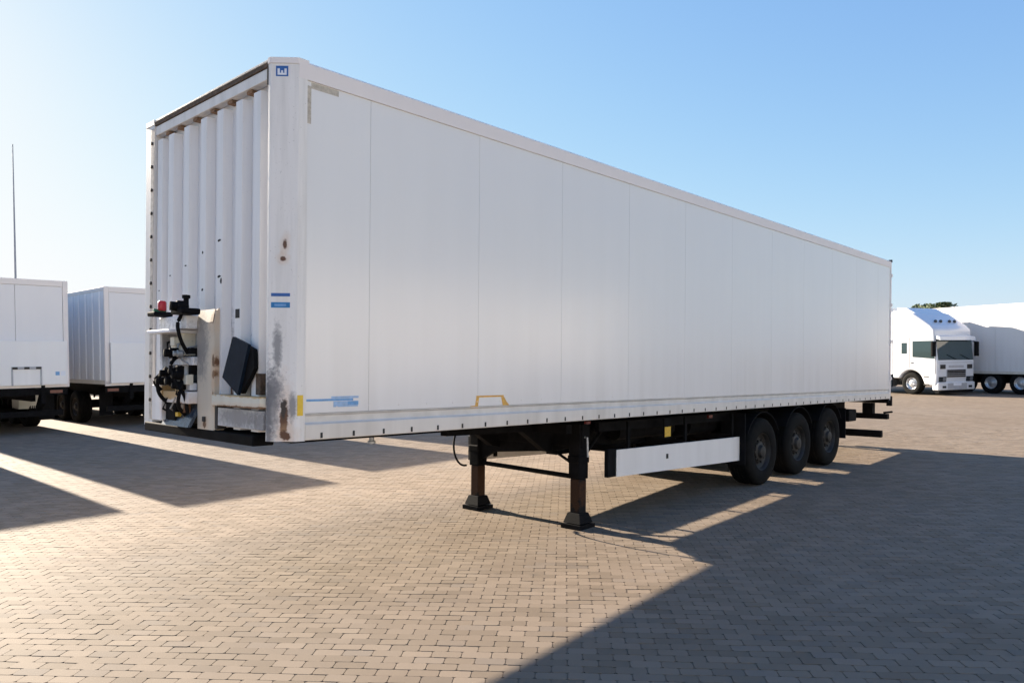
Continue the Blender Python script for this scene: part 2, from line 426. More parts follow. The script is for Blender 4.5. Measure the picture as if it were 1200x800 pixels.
# side skins
seams = [.07, .647, 1.859, 3.05, 4.253, 5.495, 6.747, 8.01, 9.199, 10.408, 11.61, 12.80, 13.53]
for a, b in zip(seams, seams[1:]):
    box('side_panel', (a+.0012, .006, 1.568), (b-.0012, .015, 4.037), 'panel', T, .001)
    box('side_panel', (a+.003, WD-.03, 1.568), (b-.003, WD-.006, 4.037), 'panel', T)
box('panel_core', (.05, .0155, 1.567), (13.55, WD-.0155, 4.0365), 'groove', T)
# seam cover strips (narrow rivet lines)
for w0, w1, name in ((-.004, .05, 'top_rail'), (WD-.05, WD+.004, 'top_rail')):
    mb = MB()
    if w0 < 0: mb.prism([(-.004, 4.037), (-.006, 4.155), (.012, ZT), (.08, ZT+.006), (.08, 4.05), (.031, 4.05), (.031, 4.037)], 0, .0, 13.58)
    else: mb.prism([(WD+.004, 4.037), (WD+.006, 4.155), (WD-.012, ZT), (WD-.08, ZT+.006), (WD-.08, 4.05), (WD-.031, 4.05), (WD-.031, 4.037)], 0, .0, 13.58)
    mb.build(name, 'rail_top', T)
box('roof', (.03, .081, 4.06), (13.57, WD-.081, ZT-.004), 'panel_bg', T)
# bottom rails with groove
for sgn, base in ((1, 0.), (-1, WD)):
    q = lambda x: base+sgn*x
    MB().prism([(q(.012), 1.49), (q(.016), 1.500), (q(.016), 1.545), (q(.004), 1.556), (q(.002), 1.566), (q(.05), 1.566), (q(.05), 1.49)], 0, .07, 13.53).build('rail_groove', 'groove', T)
    MB().prism([(q(-.008), 1.374), (q(-.010), 1.482), (q(-.002), 1.489), (q(.05), 1.489), (q(.05), ZB), (q(-.004), ZB)], 0, .07, 13.56).build('bottom_rail', 'rail', T)
slot0 = MB().box((-.009, -.0125, 1.380), (.009, -.0095, 1.420)).build('lashing_slot', 'dark', T)
for k in range(46):
    o = slot0 if k == 0 else clone(slot0, T)
    o.location = (.208+.2895*k, 0, 0)
rv0 = MB().lathe([(.006, 0), (.005, -.0035), (.001, -.004)], (0, .006, 0), 1, 6)
b = rv0.b
rv = rv0.build('rivet', 'rail_top', T)
rv.location = (.35, 0, 1.61)
for k in range(1, 44):
    c = clone(rv, T); c.location = (.35+.3*k, 0, 1.61)
box('floor_deck', (.0, .06, 1.385), (13.5, WD-.06, 1.445), 'black', T)
for k in range(33):
    u = .35+.405*k
    if k == 0: cm = box('floor_crossmember', (0, .06, 1.362), (.06, WD-.06, 1.384), 'black', T); cm.location = (u, 0, 0)
    else: clone(cm, T, (u, 0, 0))
# front corner posts
prof = [(.069, -.003), (.0, -.003), (-.006, .000), (-.147, .141), (-.150, .149), (-.150, .172), (-.02, .172), (-.02, .04), (.069, .04)]
MB().prism(prof, 2, ZB-.005, 4.135).build('corner_post', 'post', T)
prof2 = [(.069, WD+.003), (.0, WD+.003), (-.006, WD), (-.147, WD-.141), (-.150, WD-.149), (-.150, 2.246), (-.02, 2.246), (-.02, WD-.04), (.069, WD-.04)]
MB().prism(prof2, 2, ZB-.005, 4.135).build('corner_post', 'header', T)
cap = [(.08, -.006), (.0, -.006), (-.009, -.003), (-.151, .139), (-.155, .149), (-.155, .175), (.08, .175)]
MB().prism(cap, 2, 4.136, ZT+.008).build('corner_cap', 'rail_top', T)
cap2 = [(.08, WD+.006), (.0, WD+.006), (-.009, WD+.003), (-.151, WD-.139), (-.155, WD-.149), (-.155, 2.243), (.08, 2.243)]
MB().prism(cap2, 2, 4.136, ZT+.008).build('corner_cap', 'header', T)
_before = set(bpy.data.objects)
# bolts of the far post
box('post_seam', (-.1035, 2.365, 1.42), (-.1005, 2.425, 4.10), 'seam', T)
bolt0 = MB().lathe([(.016, 0), (.016, -.012), (.002, -.014)], (-.1034, 2.395, 0), 0, 8).build('post_bolt', 'dark', T)
for k in range(12):
    o = bolt0 if k == 0 else clone(bolt0, T); o.location = (0, 0, 1.60+.215*k)
# front wall
box('front_wall', (-.010, .287, 1.42), (.03, 2.36, 4.06), 'frontwall', T)
box('front_header', (-.088, .288, 4.035), (-.02, 2.36, 4.118), 'header', T, .004)
box('header_edge', (-.098, .288, 4.122), (.0, 2.36, 4.152), 'rustedge', T, .004)
box('header_top', (-.103, .288, 4.153), (.0, 2.36, 4.172), 'header', T, .004)
box('header_joint', (-.104, .286, 3.985), (-.086, .302, 4.11), 'dark', T)
ribs = [.485, .765, 1.085, 1.385, 1.71, 2.03, 2.27]
r0 = MB().prism([(-.0105, -.070), (-.082, -.052), (-.082, .052), (-.0105, .070)], 2, 1.42, 3.985).build('front_rib', 'frontwall', T)
for k, w in enumerate(ribs):
    o = r0 if k == 0 else clone(r0, T); o.location = (0, w, 0)
    if k < 7:
        box('rib_cap', (-.070, w-.175, 4.008), (-.0105, w-.095, 4.030), 'rustcap', T) if k else None
# small bolt holes and scuffs on the wall
rs = random.Random(7)
for k, (w, z, ww, zz) in enumerate(((2.03, 2.72, .03, .02), (2.03, 2.42, .05, .02), (1.71, 2.78, .05, .018), (1.71, 2.50, .03, .05), (1.385, 2.86, .035, .035), (1.385, 2.55, .04, .03), (1.085, 2.93, .07, .025), (1.085, 2.64, .07, .03), (1.05, 2.60, .04, .06), (2.27, 2.6, .03, .02))):
    n = rs.randint(6, 8); pts = []
    for q in range(n):
        an = 2*math.pi*q/n; f = rs.uniform(.55, 1.0); pts.append((w+ww/2*f*math.cos(an), z+zz/2*f*math.sin(an)))
    MB().prism(pts, 0, -.0835, -.0815).build('scrape_mark', 'dark', T)
box('scuff_mark', (-.0845, .735, 2.29), (-.0815, .80, 2.36), 'dark', T)
# sill, lower bar and kick plate
box('front_sill', (-.125, .43, 1.315), (.05, WD-.1, 1.395), 'black', T, .01)
box('lower_bar', (-.150, .288, 1.600), (-.0375, 1.06, 1.690), 'yellowed', T, .006)
MB().box((-.115, .30, 1.440), (-.0375, 1.02, 1.585), .004).build('kick_plate', 'lowplate', T)
box('kick_plate_edge', (-.118, 1.022, 1.41), (-.04, 1.06, 1.598), 'dark', T)
# cream column of the coupling bracket
MB().prism([(-.04, 1.40), (-.120, 1.40), (-.128, 2.26), (-.112, 2.36), (-.08, 2.385), (-.04, 2.385)], 1, 1.065, 1.085).build('bracket_cheek', 'cream', T)
MB().prism([(-.108, 1.395), (-.120, 1.395), (-.130, 2.27), (-.112, 2.375), (-.100, 2.365), (-.118, 2.26)], 1, 1.086, 1.37).build('bracket_column', 'cream', T)
box('column_bolt', (-.134, 1.22, 1.46), (-.1215, 1.26, 1.50), 'dark', T)
# open frame with coupling heads
def bar(name, lo, hi, mat): return box(name, lo, hi, mat, T, .006)
bar('bracket_frame', (-.22, 1.375, 2.22), (-.05, 2.06, 2.33), 'bracket')
bar('bracket_ledge', (-.30, 1.55, 2.19), (-.05, 2.13, 2.218), 'decalwhite')
bar('bracket_frame', (-.16, 1.375, 1.92), (-.05, 2.06, 1.99), 'bracket')
bar('bracket_frame', (-.20, 1.375, 1.60), (-.05, 2.06, 1.70), 'bracket')
bar('bracket_upright', (-.21, 2.00, 1.44), (-.05, 2.06, 2.22), 'bracket')
bar('bracket_upright', (-.17, 1.60, 2.00), (-.05, 1.70, 2.22), 'yellowed')
bar('bracket_plate', (-.06, 1.22, 1.42), (-.038, 2.10, 2.06), 'dark')
bar('bracket_plate', (-.06, 1.22, 2.062), (-.038, 2.10, 2.33), 'cabgrey')
bar('bracket_upright', (-.115, 2.10, 1.42), (-.05, 2.33, 1.74), 'bracket')
def coupling(w, z, r, d, mat, name):
    return MB().lathe([(r*.7, 0), (r, -.01), (r, -d*.6), (r*.75, -d*.65), (r*.75, -d), (.004, -d-.004)], (-.20, w, z), 0, 14).build(name, mat, T, True)
coupling(1.95, 2.375, .035, .10, 'green', 'air_coupling')
MB().lathe([(.030, 0), (.036, .01), (.036, .07), (.026, .085), (.003, .088)], (-.235, 1.93, 2.385), 2, 14).build('coupling_cap', 'red', T, True)
box('coupling_body', (-.32, 1.87, 2.335), (-.16, 2.06, 2.375), 'black', T, .01)
coupling(1.40, 2.40, .05, .14, 'black', 'air_coupling')
box('coupling_body', (-.30, 1.28, 2.335), (-.14, 1.52, 2.385), 'black', T, .012)
MB().lathe([(.022, 0), (.022, .08), (.034, .085), (.034, .11), (.004, .115)], (-.22, 1.38, 2.385), 2, 10).build('coupling_cap', 'black', T, True)
coupling(1.60, 2.02, .045, .12, 'black', 'electric_socket')
coupling(1.50, 2.015, .03, .08, 'steel', 'electric_socket')
for w, z, r in ((1.50, 1.84, .042), (1.66, 1.79, .048), (1.80, 1.85, .038), (1.58, 1.87, .03), (1.50, 1.75, .034), (1.90, 1.78, .034)):
    coupling(w, z, r, .09, 'black', 'electric_socket')
for pts in ([(-.2, 1.9, 1.9), (-.26, 1.93, 1.8), (-.25, 1.95, 1.68), (-.18, 1.9, 1.58), (-.12, 1.8, 1.5)],
            [(-.2, 1.6, 2.0), (-.28, 1.55, 1.93), (-.27, 1.5, 1.8), (-.2, 1.45, 1.66), (-.16, 1.5, 1.52)],
            [(-.2, 1.50, 1.78), (-.25, 1.43, 1.7), (-.24, 1.48, 1.58), (-.15, 1.58, 1.5)],
            [(-.2, 1.98, 1.86), (-.27, 2.0, 1.78), (-.22, 1.98, 1.70)],
            [(-.22, 1.48, 2.34), (-.26, 1.46, 2.25), (-.23, 1.46, 2.12), (-.16, 1.50, 2.02)]):
    P = [Vector(p) for p in pts]; out = []
    for i in range(len(P)-1):
        p0, p1, p2, p3 = P[max(i-1, 0)], P[i], P[i+1], P[min(i+2, len(P)-1)]
        for k in range(6):
            t = k/6; out.append(.5*((2*p1)+(p2-p0)*t+(2*p0-5*p1+4*p2-p3)*t*t+(3*p1-p0-3*p2+p3)*t**3))
    out.append(P[-1]); MB().tube(out, .016, 8).build('air_hose', 'rubber', T, True)
MB().hexa([(-.20, 1.38, 1.405), (-.20, 2.04, 1.405), (-.17, 2.04, 1.405), (-.17, 1.38, 1.405), (-.10, 1.38, 1.60), (-.10, 2.04, 1.60), (-.07, 2.04, 1.60), (-.07, 1.38, 1.60)]).build('deflector_plate', 'slate', T)
box('deflector_latch', (-.185, 1.66, 1.485), (-.13, 1.76, 1.52), 'amberdim', T)
rq = random.Random(12)
for k in range(16):
    w = rq.uniform(1.44, 1.98); z = rq.choice((1.56, 1.74, 1.80, 1.88, 2.04, 2.12)); d = rq.uniform(.05, .13); sw, sz = rq.uniform(.025, .06), rq.uniform(.02, .05)
    box('valve_block', (-.05-d-.06, w-sw, z-sz), (-.05-d, w+sw, z+sz), rq.choice(('black', 'black', 'steel', 'bracket', 'yellowed')), T, .006)
for k in range(7):
    w = rq.uniform(1.44, 1.95); z = rq.uniform(1.66, 2.2)
    MB().tube([(-.08, w, z), (-.20, w+rq.uniform(-.05, .05), z-.03), (-.21, w+rq.uniform(-.12, .12), z-.12), (-.10, w+rq.uniform(-.15, .15), z-.2)], .010, 6).build('air_hose', rq.choice(('rubber', 'rubber', 'steel')), T, True)
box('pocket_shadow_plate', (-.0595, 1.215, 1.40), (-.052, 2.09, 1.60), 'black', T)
box('junction_box', (-.19, 1.72, 1.45), (-.06, 1.96, 1.60), 'black', T, .012)
# navy flap hanging askew on the front wall
MB().prism([(.70, 2.14), (.455, 2.075), (.615, 1.695), (.866, 1.827)], 0, -.155, -.130).build('side_flap', 'navy', T)
MB().prism([(.62, 2.10), (.425, 2.04), (.41, 1.90), (.60, 1.705), (.70, 1.74)], 0, -.129, -.095).build('flap_backing', 'rubber', T)
box('flap_bracket', (-.083, .40, 1.70), (-.04, .47, 1.86), 'rustedge', T)
for o in set(bpy.data.objects)-_before:
    if o.type == 'MESH' and o.name.split('.')[0] in ('bracket_frame', 'bracket_ledge', 'bracket_plate', 'air_coupling', 'coupling_cap', 'coupling_body', 'electric_socket', 'air_hose', 'valve_block', 'deflector_plate', 'deflector_latch', 'junction_box', 'pocket_shadow_plate') or o.name in ('bracket_upright', 'bracket_upright.001'):
        for v in o.data.vertices:
            if v.co.y > 1.38: v.co.y = 1.38+(v.co.y-1.38)*.80
for o in set(bpy.data.objects)-_before:                 # the whole front face sits 5 cm further out, beside the chamfered post
    if o.parent == T: o.location = o.location + Vector((-.05, -.115, 0))
# decals
def chamfer_plate(name, t0, t1, z0, z1, mat, proud=.0016, thick=.0015):
    q = 2**-.5
    def P(t, h): return (-(t*q)-.0026-h*q, t*q-.0026-h*q)
    return MB().prism([P(t0, proud-thick), P(t1, proud-thick), P(t1, proud), P(t0, proud)], 2, z0, z1).build(name, mat, T)
def plate(name, a, b, c, d, n0, mat, face='w'):
    """thin sign; face w: u a..b, z c..d on side; n0 = plane"""
    if face == 'w': return box(name, (a, n0-.0015, c), (b, n0, d), mat, T)
    return box(name, (n0-.0015, a, c), (n0, b, d), mat, T)
# maker badge on the post front: blue square, white three-pointed open mark
chamfer_plate('maker_badge', .078, .168, 4.040, 4.116, 'blue')
for t0, t1, z0, z1 in ((.090, .156, 4.050, 4.064), (.090, .106, 4.0645, 4.096), (.140, .156, 4.0645, 4.096), (.116, .130, 4.0645, 4.082)):
    chamfer_plate('badge_mark', t0, t1, z0, z1, 'decalwhite', .0032)
chamfer_plate('marker_label', .052, .190, 2.428, 2.452, 'blue')
chamfer_plate('marker_label', .052, .190, 2.345, 2.385, 'blue4')
chamfer_plate('label_lettering', .080, .165, 2.356, 2.372, 'blue2', .0032)
plate('side_reflector', .004, .052, 1.553, 1.705, -.0032, 'yellow')
plate('side_sticker', .085, .50, 1.655, 1.672, .0058, 'blue2')
plate('side_sticker', .32, .545, 1.608, 1.652, .0058, 'blue3')
plate('side_sticker', .45, .548, 1.622, 1.650, .0042, 'blue2')
plate('side_sticker', .30, .55, 1.674, 1.690, .0058, 'blue3')
plate('tape_mark', .062, .105, 3.72, 4.00, .0058, 'tape'); plate('tape_mark', .106, .345, 3.985, 4.03, .0058, 'tape')
plate('rope_hook_symbol', 1.84, 2.20, 1.648, 1.664, .0058, 'orange')
MB().prism([(1.84, 1.647), (1.875, 1.647), (1.862, 1.57), (1.862, 1.552), (1.765, 1.552), (1.765, 1.572), (1.825, 1.575)], 1, .0043, .0058).build('rope_hook_symbol', 'orange', T)
MB().prism([(2.165, 1.647), (2.205, 1.647), (2.24, 1.60), (2.27, 1.575), (2.27, 1.555), (2.19, 1.555)], 1, .0043, .0058).build('rope_hook_symbol', 'orange', T)
# rear frame seen edge-on
box('rear_frame', (13.531, -.004, 1.34), (13.60, .10, 4.15), 'rail_top', T, .006)
box('rear_frame', (13.531, WD-.10, 1.34), (13.60, WD+.004, 4.15), 'rail_top', T, .006)
box('rear_header', (13.581, .1, 4.04), (13.602, WD-.1, 4.165), 'rail_top', T)
box('corner_lamp', (13.575, -.012, 4.152), (13.62, .05, 4.20), 'dark', T)
box('rear_door', (13.585, .11, 1.46), (13.625, WD/2-.004, 4.035), 'door_bg', T)
box('rear_door', (13.585, WD/2+.004, 1.46), (13.625, WD-.11, 4.035), 'door_bg', T)
for w in (.55, .95, 1.62, 2.02): MB().tube([(13.65, w, 1.42), (13.65, w, 4.05)], .014, 8).build('locking_bar', 'steel', T)
for z in (1.75, 2.5, 3.25, 3.85): box('door_hinge', (13.56, -.016, z), (13.63, .02, z+.06), 'rail_top', T)
box('rear_sill', (13.45, .0, 1.28), (13.60, WD, 1.366), 'black', T, .01)
box('rear_buffer', (13.56, -.02, 1.22), (13.66, .07, 1.42), 'rubber', T, .01)
box('rear_buffer', (13.56, WD-.07, 1.22), (13.66, WD+.02, 1.42), 'rubber', T, .01)

# chassis
for w in (.80, 1.68):
    MB().prism([(3.80, .945), (3.9, .925), (13.3, 1.06), (13.3, 1.30), (2.2, 1.30), (2.2, 1.22), (3.35, 1.20), (3.75, .95)], 1, w, w+.10).build('main_beam', 'black', T)
    MB().hexa([(3.9, w-.03, .902), (13.3, w-.03, 1.037), (13.3, w+.13, 1.037), (3.9, w+.13, .902), (3.9, w-.03, .924), (13.3, w-.03, 1.059), (13.3, w+.13, 1.059), (3.9, w+.13, .924)]).build('beam_flange', 'black', T)
for u in (4.4, 5.3, 6.2, 7.1, 11.3, 12.4, 13.1):
    MB().box((u, .901, 1.08), (u+.10, 1.679, 1.26)).build('chassis_crossmember', 'black', T)
box('kingpin_plate', (.4, .75, 1.27), (2.19, 1.85, 1.299), 'black', T)
MB().lathe([(.045, 0), (.045, -.05), (.026, -.055), (.026, -.09), (.04, -.095), (.04, -.12), (.005, -.12)], (1.62, WD/2, 1.27), 2, 20).build('kingpin', 'steel', T)
# outriggers at the landing gear
ULEG = 3.90
box('gear_crossbeam', (ULEG-.06, .34, 1.02), (ULEG+.08, 2.20, 1.30), 'black', T, .01)
MB().prism([(.50, 1.02), (.80, .95), (1.78, .86), (2.02, .74), (2.02, 1.02)], 0, ULEG-.03, ULEG+.03).build('gear_gusset', 'black', T)
box('gear_crossbeam', (ULEG-.4, .30, 1.20), (ULEG-.30, 2.25, 1.30), 'black', T)
for w, far in ((.44, False), (2.09, True)):
    leg = box('landing_leg', (ULEG-.082, w-.082, .66), (ULEG+.082, w+.082, 1.299), 'black' if far else 'black', T, .012)
    box('leg_tube', (ULEG-.066, w-.066, gz(ULEG)+.13), (ULEG+.066, w+.066, .658), 'blackrust', leg, .008)
    g = gz(ULEG)
    MB().hexa([(ULEG-.12, w-.12, g+.06), (ULEG+.12, w-.12, g+.06), (ULEG+.12, w+.12, g+.06), (ULEG-.12, w+.12, g+.06),
               (ULEG-.085, w-.085, g+.17), (ULEG+.085, w-.085, g+.17), (ULEG+.085, w+.085, g+.17), (ULEG-.085, w+.085, g+.17)]).build('leg_foot', 'rubber', leg)
    MB().hexa([(ULEG-.145, w-.135, g-.005-.005), (ULEG+.145, w-.135, g-.005+.005), (ULEG+.145, w+.135, g-.005+.005), (ULEG-.145, w+.135, g-.005-.005),
               (ULEG-.145, w-.135, g+.049), (ULEG+.145, w-.135, g+.049), (ULEG+.145, w+.135, g+.049), (ULEG-.145, w+.135, g+.049)]).build('foot_plate', 'black', leg)
    box('leg_gearbox', (ULEG-.095, w-.09, .84), (ULEG+.095, w+.09, .93), 'black', leg, .015)
MB().tube([(ULEG, .52, .675), (ULEG, 2.01, .70)], .028, 10).build('cross_shaft', 'black', T, True)
MB().tube([(ULEG+.02, .50, .80), (ULEG+.02, .78, .93)], .018, 8).build('leg_brace', 'black', T)
MB().tube([(ULEG, .50, .74), (ULEG+.75, .60, 1.25)], .02, 8).build('leg_brace', 'black', T)
MB().tube([(ULEG, 2.0, .74), (ULEG+.75, 1.98, 1.25)], .02, 8).build('leg_brace', 'black', T)
MB().tube([(ULEG-.02, .335, 1.14), (ULEG-.02, .30, 1.14), (ULEG-.02, .29, .92)], .012, 8).build('crank_handle', 'steel', T)
# hanging hose loop by the far leg
pts = []
for k in range(19):
    a = R(-95+k*10.3); pts.append((ULEG-.20-.17*math.cos(a)*1.2, 2.12, .94+.27*math.sin(a)))
MB().tube(pts, .013, 8).build('hanging_hose', 'rubber', T, True)
# side guards
for w0, w1, near in ((.145, .17, True), (WD-.17, WD-.145, False)):
    g = MB().prism([(4.235, .675), (4.235, .985 if near else 1.02), (7.43, .955 if near else 1.06), (7.43, .612)], 1, w0, w1).build('side_guard', 'skirt', T)
    box('guard_post', (4.07, w0+.002, .68), (4.232, w1+.03, 1.00), 'black', T, .006)
    wi = (w1+.001, .78) if near else (1.80, w0-.001)
    for u in (4.5, 5.8, 7.1):
        box('guard_bracket', (u, wi[0], 1.0-.08), (u+.05, wi[1], 1.0), 'black', T)
        box('guard_bracket', (u, (w1+.001) if near else (w0-.03), .70), (u+.05, (w1+.03) if near else (w0-.001), 1.30), 'black', T)
    if near: box('guard_latch', (5.30, w0-.004, .80), (5.35, w0-.001, .86), 'dark', T)
plate('side_marker', 5.26, 5.40, 1.075, 1.20, .142, 'amberdim')
box('marker_mount', (5.25, .143, 1.06), (5.41, .16, 1.30), 'black', T)
box('side_marker_lamp', (6.30, .10, 1.27), (6.40, .13, 1.31), 'redlamp', T)
box('side_marker_lamp', (3.50, .02, 1.325), (3.57, .05, 1.355), 'redlamp', T)
# pallet box and air tank under the floor
box('tool_box', (5.55, .95, 1.0), (6.15, 1.60, 1.25), 'black', T, .02)
MB().tube([(6.5, .62, 1.12), (7.25, .62, 1.12)], .13, 18).build('air_tank', 'black', T, True)
MB().tube([(4.9, .66, 1.12), (6.2, .66, 1.12)], .10, 16).build('air_tank', 'black', T, True)
box('chassis_side_rail', (4.1, .30, 1.19), (7.5, .36, 1.30), 'black', T)
box('chassis_side_rail', (4.1, 2.20, 1.19), (7.5, 2.26, 1.30), 'black', T)
# axles
for k in range(3):
    u = 7.845+1.31*k; zc = gz(u)+.505
    wheel(T, u, .045, zc, -1); wheel(T, u, WD-.045-.36, zc, 1)
    MB().tube([(u, .30, zc), (u, WD-.30, zc)], .07, 14).build('axle', 'black', T, True)
    for s in (-1, 1):
        w0 = .04 if s < 0 else WD-.44
        pr = []
        for a in range(30, 151, 12): pr.append((u+.60*math.cos(R(a)), zc+.60*math.sin(R(a))))
        inn = [(u+.585*math.cos(R(a)), zc+.585*math.sin(R(a))) for a in range(150, 29, -12)]
        # arched mudguard
        mb = MB()
        for (p, q, p2, q2) in zip(pr, pr[1:], inn[::-1], inn[::-1][1:]):
            mb.hexa([(p[0], w0, p[1]), (q[0], w0, q[1]), (q2[0], w0, q2[1]), (p2[0], w0, p2[1]), (p[0], w0+.40, p[1]), (q[0], w0+.40, q[1]), (q2[0], w0+.40, q2[1]), (p2[0], w0+.40, p2[1])])
        mb.build('mudguard', 'rubber', T)
box('mudflap', (7.28, .06, .55), (7.30, .44, 1.30), 'rubber', T)
for w in (.05, WD-.45): box('mudflap', (11.22, w, .70), (11.24, w+.40, 1.25), 'rubber', T)
# under-run bar and light beam
box('underrun_bar', (13.35, .10, .58), (13.47, WD-.10, .72), 'black', T, .015)
for w in (.80, 1.68): MB().hexa([(13.25, w, .60), (13.34, w, .60), (13.34, w+.08, .60), (13.25, w+.08, .60), (12.9, w, 1.2), (13.1, w, 1.2), (13.1, w+.08, 1.2), (12.9, w+.08, 1.2)]).build('underrun_arm', 'black', T)
box('lamp_beam', (13.45, .02, .95), (13.60, WD-.02, 1.06), 'black', T, .01)
for w in (.05, WD-.45): box('tail_lamp', (13.60, w, .965), (13.63, w+.40, 1.045), 'redlamp', T, .006)
box('lamp_bracket', (13.30, .25, 1.061), (13.45, .45, 1.279), 'black', T); box('lamp_bracket', (13.30, WD-.45, 1.061), (13.45, WD-.25, 1.279), 'black', T)
MB().tube([(13.5, .10, 1.08), (13.62, -.03, 1.10)], .02, 8).build('marker_arm', 'rubber', T)
box('wheel_chock', (11.6, .12, .98), (12.0, .40, 1.20), 'black', T, .02)

# ------------------------------------------------------------------ background trailers
def bg_trailer(label, loc, yaw, group, lift=True, mark=False, ribbed=False, L=13.6, top=4.05, bot=1.24, rim='rim', silver=False, wheel_u=None, skirt=False, W=2.55):
    t = thing('box_trailer', label, 'trailer', loc, (0, 0, yaw), group)
    sm = 'side_bg' if ribbed else 'panel_bg'
    n = 11; st = (L-.12)/n
    for w0, w1 in ((.006, .03), (W-.03, W-.006)):
        for k in range(n):
            box('side_panel', (.06+st*k+.004, w0, bot+.12), (.06+st*(k+1)-.004, w1, top-.12), sm, t)
    box('panel_core', (.03, .02, bot+.05), (L-.03, W-.02, top-.06), 'groove', t)
    if ribbed:
        rb = None
        for k in range(23):
            if rb is None: rb = MB().prism([(-.05, .0055), (-.03, -.018), (.03, -.018), (.05, .0055)], 2, bot+.13, top-.125).build('side_rib', 'side_bg', t); rb.location = (.35, 0, 0)
            else: clone(rb, t, (.35+.585*k, 0, 0))
    for w0, w1 in ((-.006, .04), (W-.04, W+.006)):
        box('top_rail', (0, w0, top-.119), (L-.02, w1, top), 'rail_top', t, .01)
        box('bottom_rail', (0, w0-.002, bot), (L-.02, w1, bot+.118), 'cream_bg', t, .004)
    box('roof', (.02, .041, top-.055), (L-.02, W-.041, top-.012), 'panel_bg', t)
    for w in (0, W-.12): box('rear_post', (L-.019, w-.004, bot), (L+.03, w+.124, top-.001), 'rail_top', t, .008)
    box('rear_header', (L-.019, .125, top-.16), (L+.028, W-.125, top-.003), 'rail_top', t, .006)
    for a, b_ in ((.13, W/2-.004), (W/2+.004, W-.13)):
        d = box('rear_door', (L-.019, a, bot+.10), (L+.018, b_, top-.165), 'door_bg', t, .004)
    box('rear_sill', (L-.018, .0, bot-.04), (L+.03, W, bot+.098), 'rail_top', t)
    if lift:
        p = box('tail_lift', (L+.06, .12, bot+.03), (L+.12, W-.06, bot+1.20), 'lift', t, .01)
        # number-plate like recessed frame with dark catches
        y0, y1 = W*.42+.05, W*.42+.80
        y0, y1 = (1.10, 1.80)
        box('lift_frame', (L+.121, y0, bot+.45), (L+.135, y1, bot+.52), 'cabgrey', p)
        box('lift_frame', (L+.121, y0, bot+.03), (L+.135, y0+.04, bot+.449), 'cabgrey', p)
        box('lift_frame', (L+.121, y1-.04, bot+.03), (L+.135, y1, bot+.449), 'cabgrey', p)
        for q in (y0+.02, (y0+y1)/2-.06, y1-.14): box('lift_catch', (L+.1355, q, bot+.455), (L+.15, q+.12, bot+.515), 'dark', p)
        if mark:
            box('logo_mark', (L+.1205, 2.12, bot+.28), (L+.1225, 2.22, bot+.38), 'blue2', p)
            box('logo_mark', (L+.1205, 2.25, bot+.26), (L+.1225, 2.36, bot+.39), 'decalwhite', p)
        for w in (.65, 1.80): MB().hexa([(L-.5, w, .55), (L+.05, w, .80), (L+.05, w+.09, .80), (L-.5, w+.09, .55), (L-.5, w, .70), (L+.05, w, bot+.02), (L+.05, w+.09, bot+.02), (L-.5, w+.09, .70)]).build('lift_arm', 'black', t)
    box('front_wall', (-.02, .01, bot), (.029, W-.01, top-.001), 'panel_bg', t)
    for w in (.80, 1.65): box('main_beam', (2.0, w, bot-.42), (L-.3, w+.10, bot-.02), 'black', t)
    box('underrun_bar', (L-.30, .10, .45), (L-.18, W-.10, .60), 'black', t, .01)
    box('lamp_beam', (L-.12, .03, bot-.24), (L-.02, W-.03, bot-.06), 'black', t)
    for w in (.06, W-.46): box('tail_lamp', (L-.019, w, bot-.20), (L-.005, w+.30, bot-.12), 'redlamp', t)
    for w in (.12, W-.50): box('mudflap', (L-.9, w, .30), (L-.88, w+.38, bot-.1), 'rubber', t)
    us = wheel_u or (8.2, 9.51, 10.82)
    for u in us:
        wheel(t, u, .04, .50, -1, rim='rimsilver' if silver else 'rim', n=24); wheel(t, u, W-.40, .50, 1, rim='rimsilver' if silver else 'rim', n=24)
        MB().tube([(u, .3, .5), (u, W-.3, .5)], .07, 10).build('axle', 'black', t)
    for w in (.45, W-.55):
        lg = box('landing_leg', (3.0, w, .25), (3.14, w+.14, bot-.02), 'black', t); box('foot_plate', (2.92, w-.08, 0.0), (3.22, w+.22, .06), 'black', lg); box('leg_tube', (3.02, w+.02, .061), (3.12, w+.12, .249), 'steel', lg)
    for w0, w1 in ((.14, .165), (W-.165, W-.14)):
        for z in (.55, .85): box('side_guard', (3.5, w0, z), (7.4, w1, z+.12), 'steel' if not skirt else 'skirt', t)
        for u in (3.6, 5.4, 7.2): box('guard_post', (u, w0+.026 if w0 < 1 else w0-.045, .50), (u+.07, w0+.045 if w0 < 1 else w0-.001, bot-.01), 'black', t)
    box('floor_crossmember', (.3, .05, bot-.06), (L-.2, W-.05, bot-.001), 'black', t)
    if mark:
        box('spare_box', (L-3.0, 1.85, .55), (L-2.3, 2.45, bot-.07), 'yellowed', t)
    return t
ROW = (.682, .731); BU = (.731, -.682)
GR = 'white box trailers parked in a row on the left'
def row_origin(rx, ry, w=2.55):                                  # from rear-right corner in view to trailer front, w=0
    return (rx-w*ROW[0]-13.6*BU[0], ry-w*ROW[1]-13.6*BU[1], 0)
yawL = math.atan2(BU[1], BU[0])
bg_trailer('white box trailer cut by the left edge, tail lift folded, small blue mark on it', row_origin(-12.12, 20.68, 2.48), yawL, GR, mark=True, top=4.1, bot=1.27, W=2.48)
bg_trailer('white box trailer left of the big trailer, its ribbed side showing in the gap', row_origin(-9.93, 23.55), yawL, GR, ribbed=True)
bg_trailer('white box trailer beyond the left edge whose shadow reaches in at lower left', row_origin(-14.4, 18.6), yawL, GR, top=4.1)
bg_trailer('white box trailer hidden behind the big trailer\'s front end, its shadow showing beneath', row_origin(-7.55, 26.1), yawL, GR)

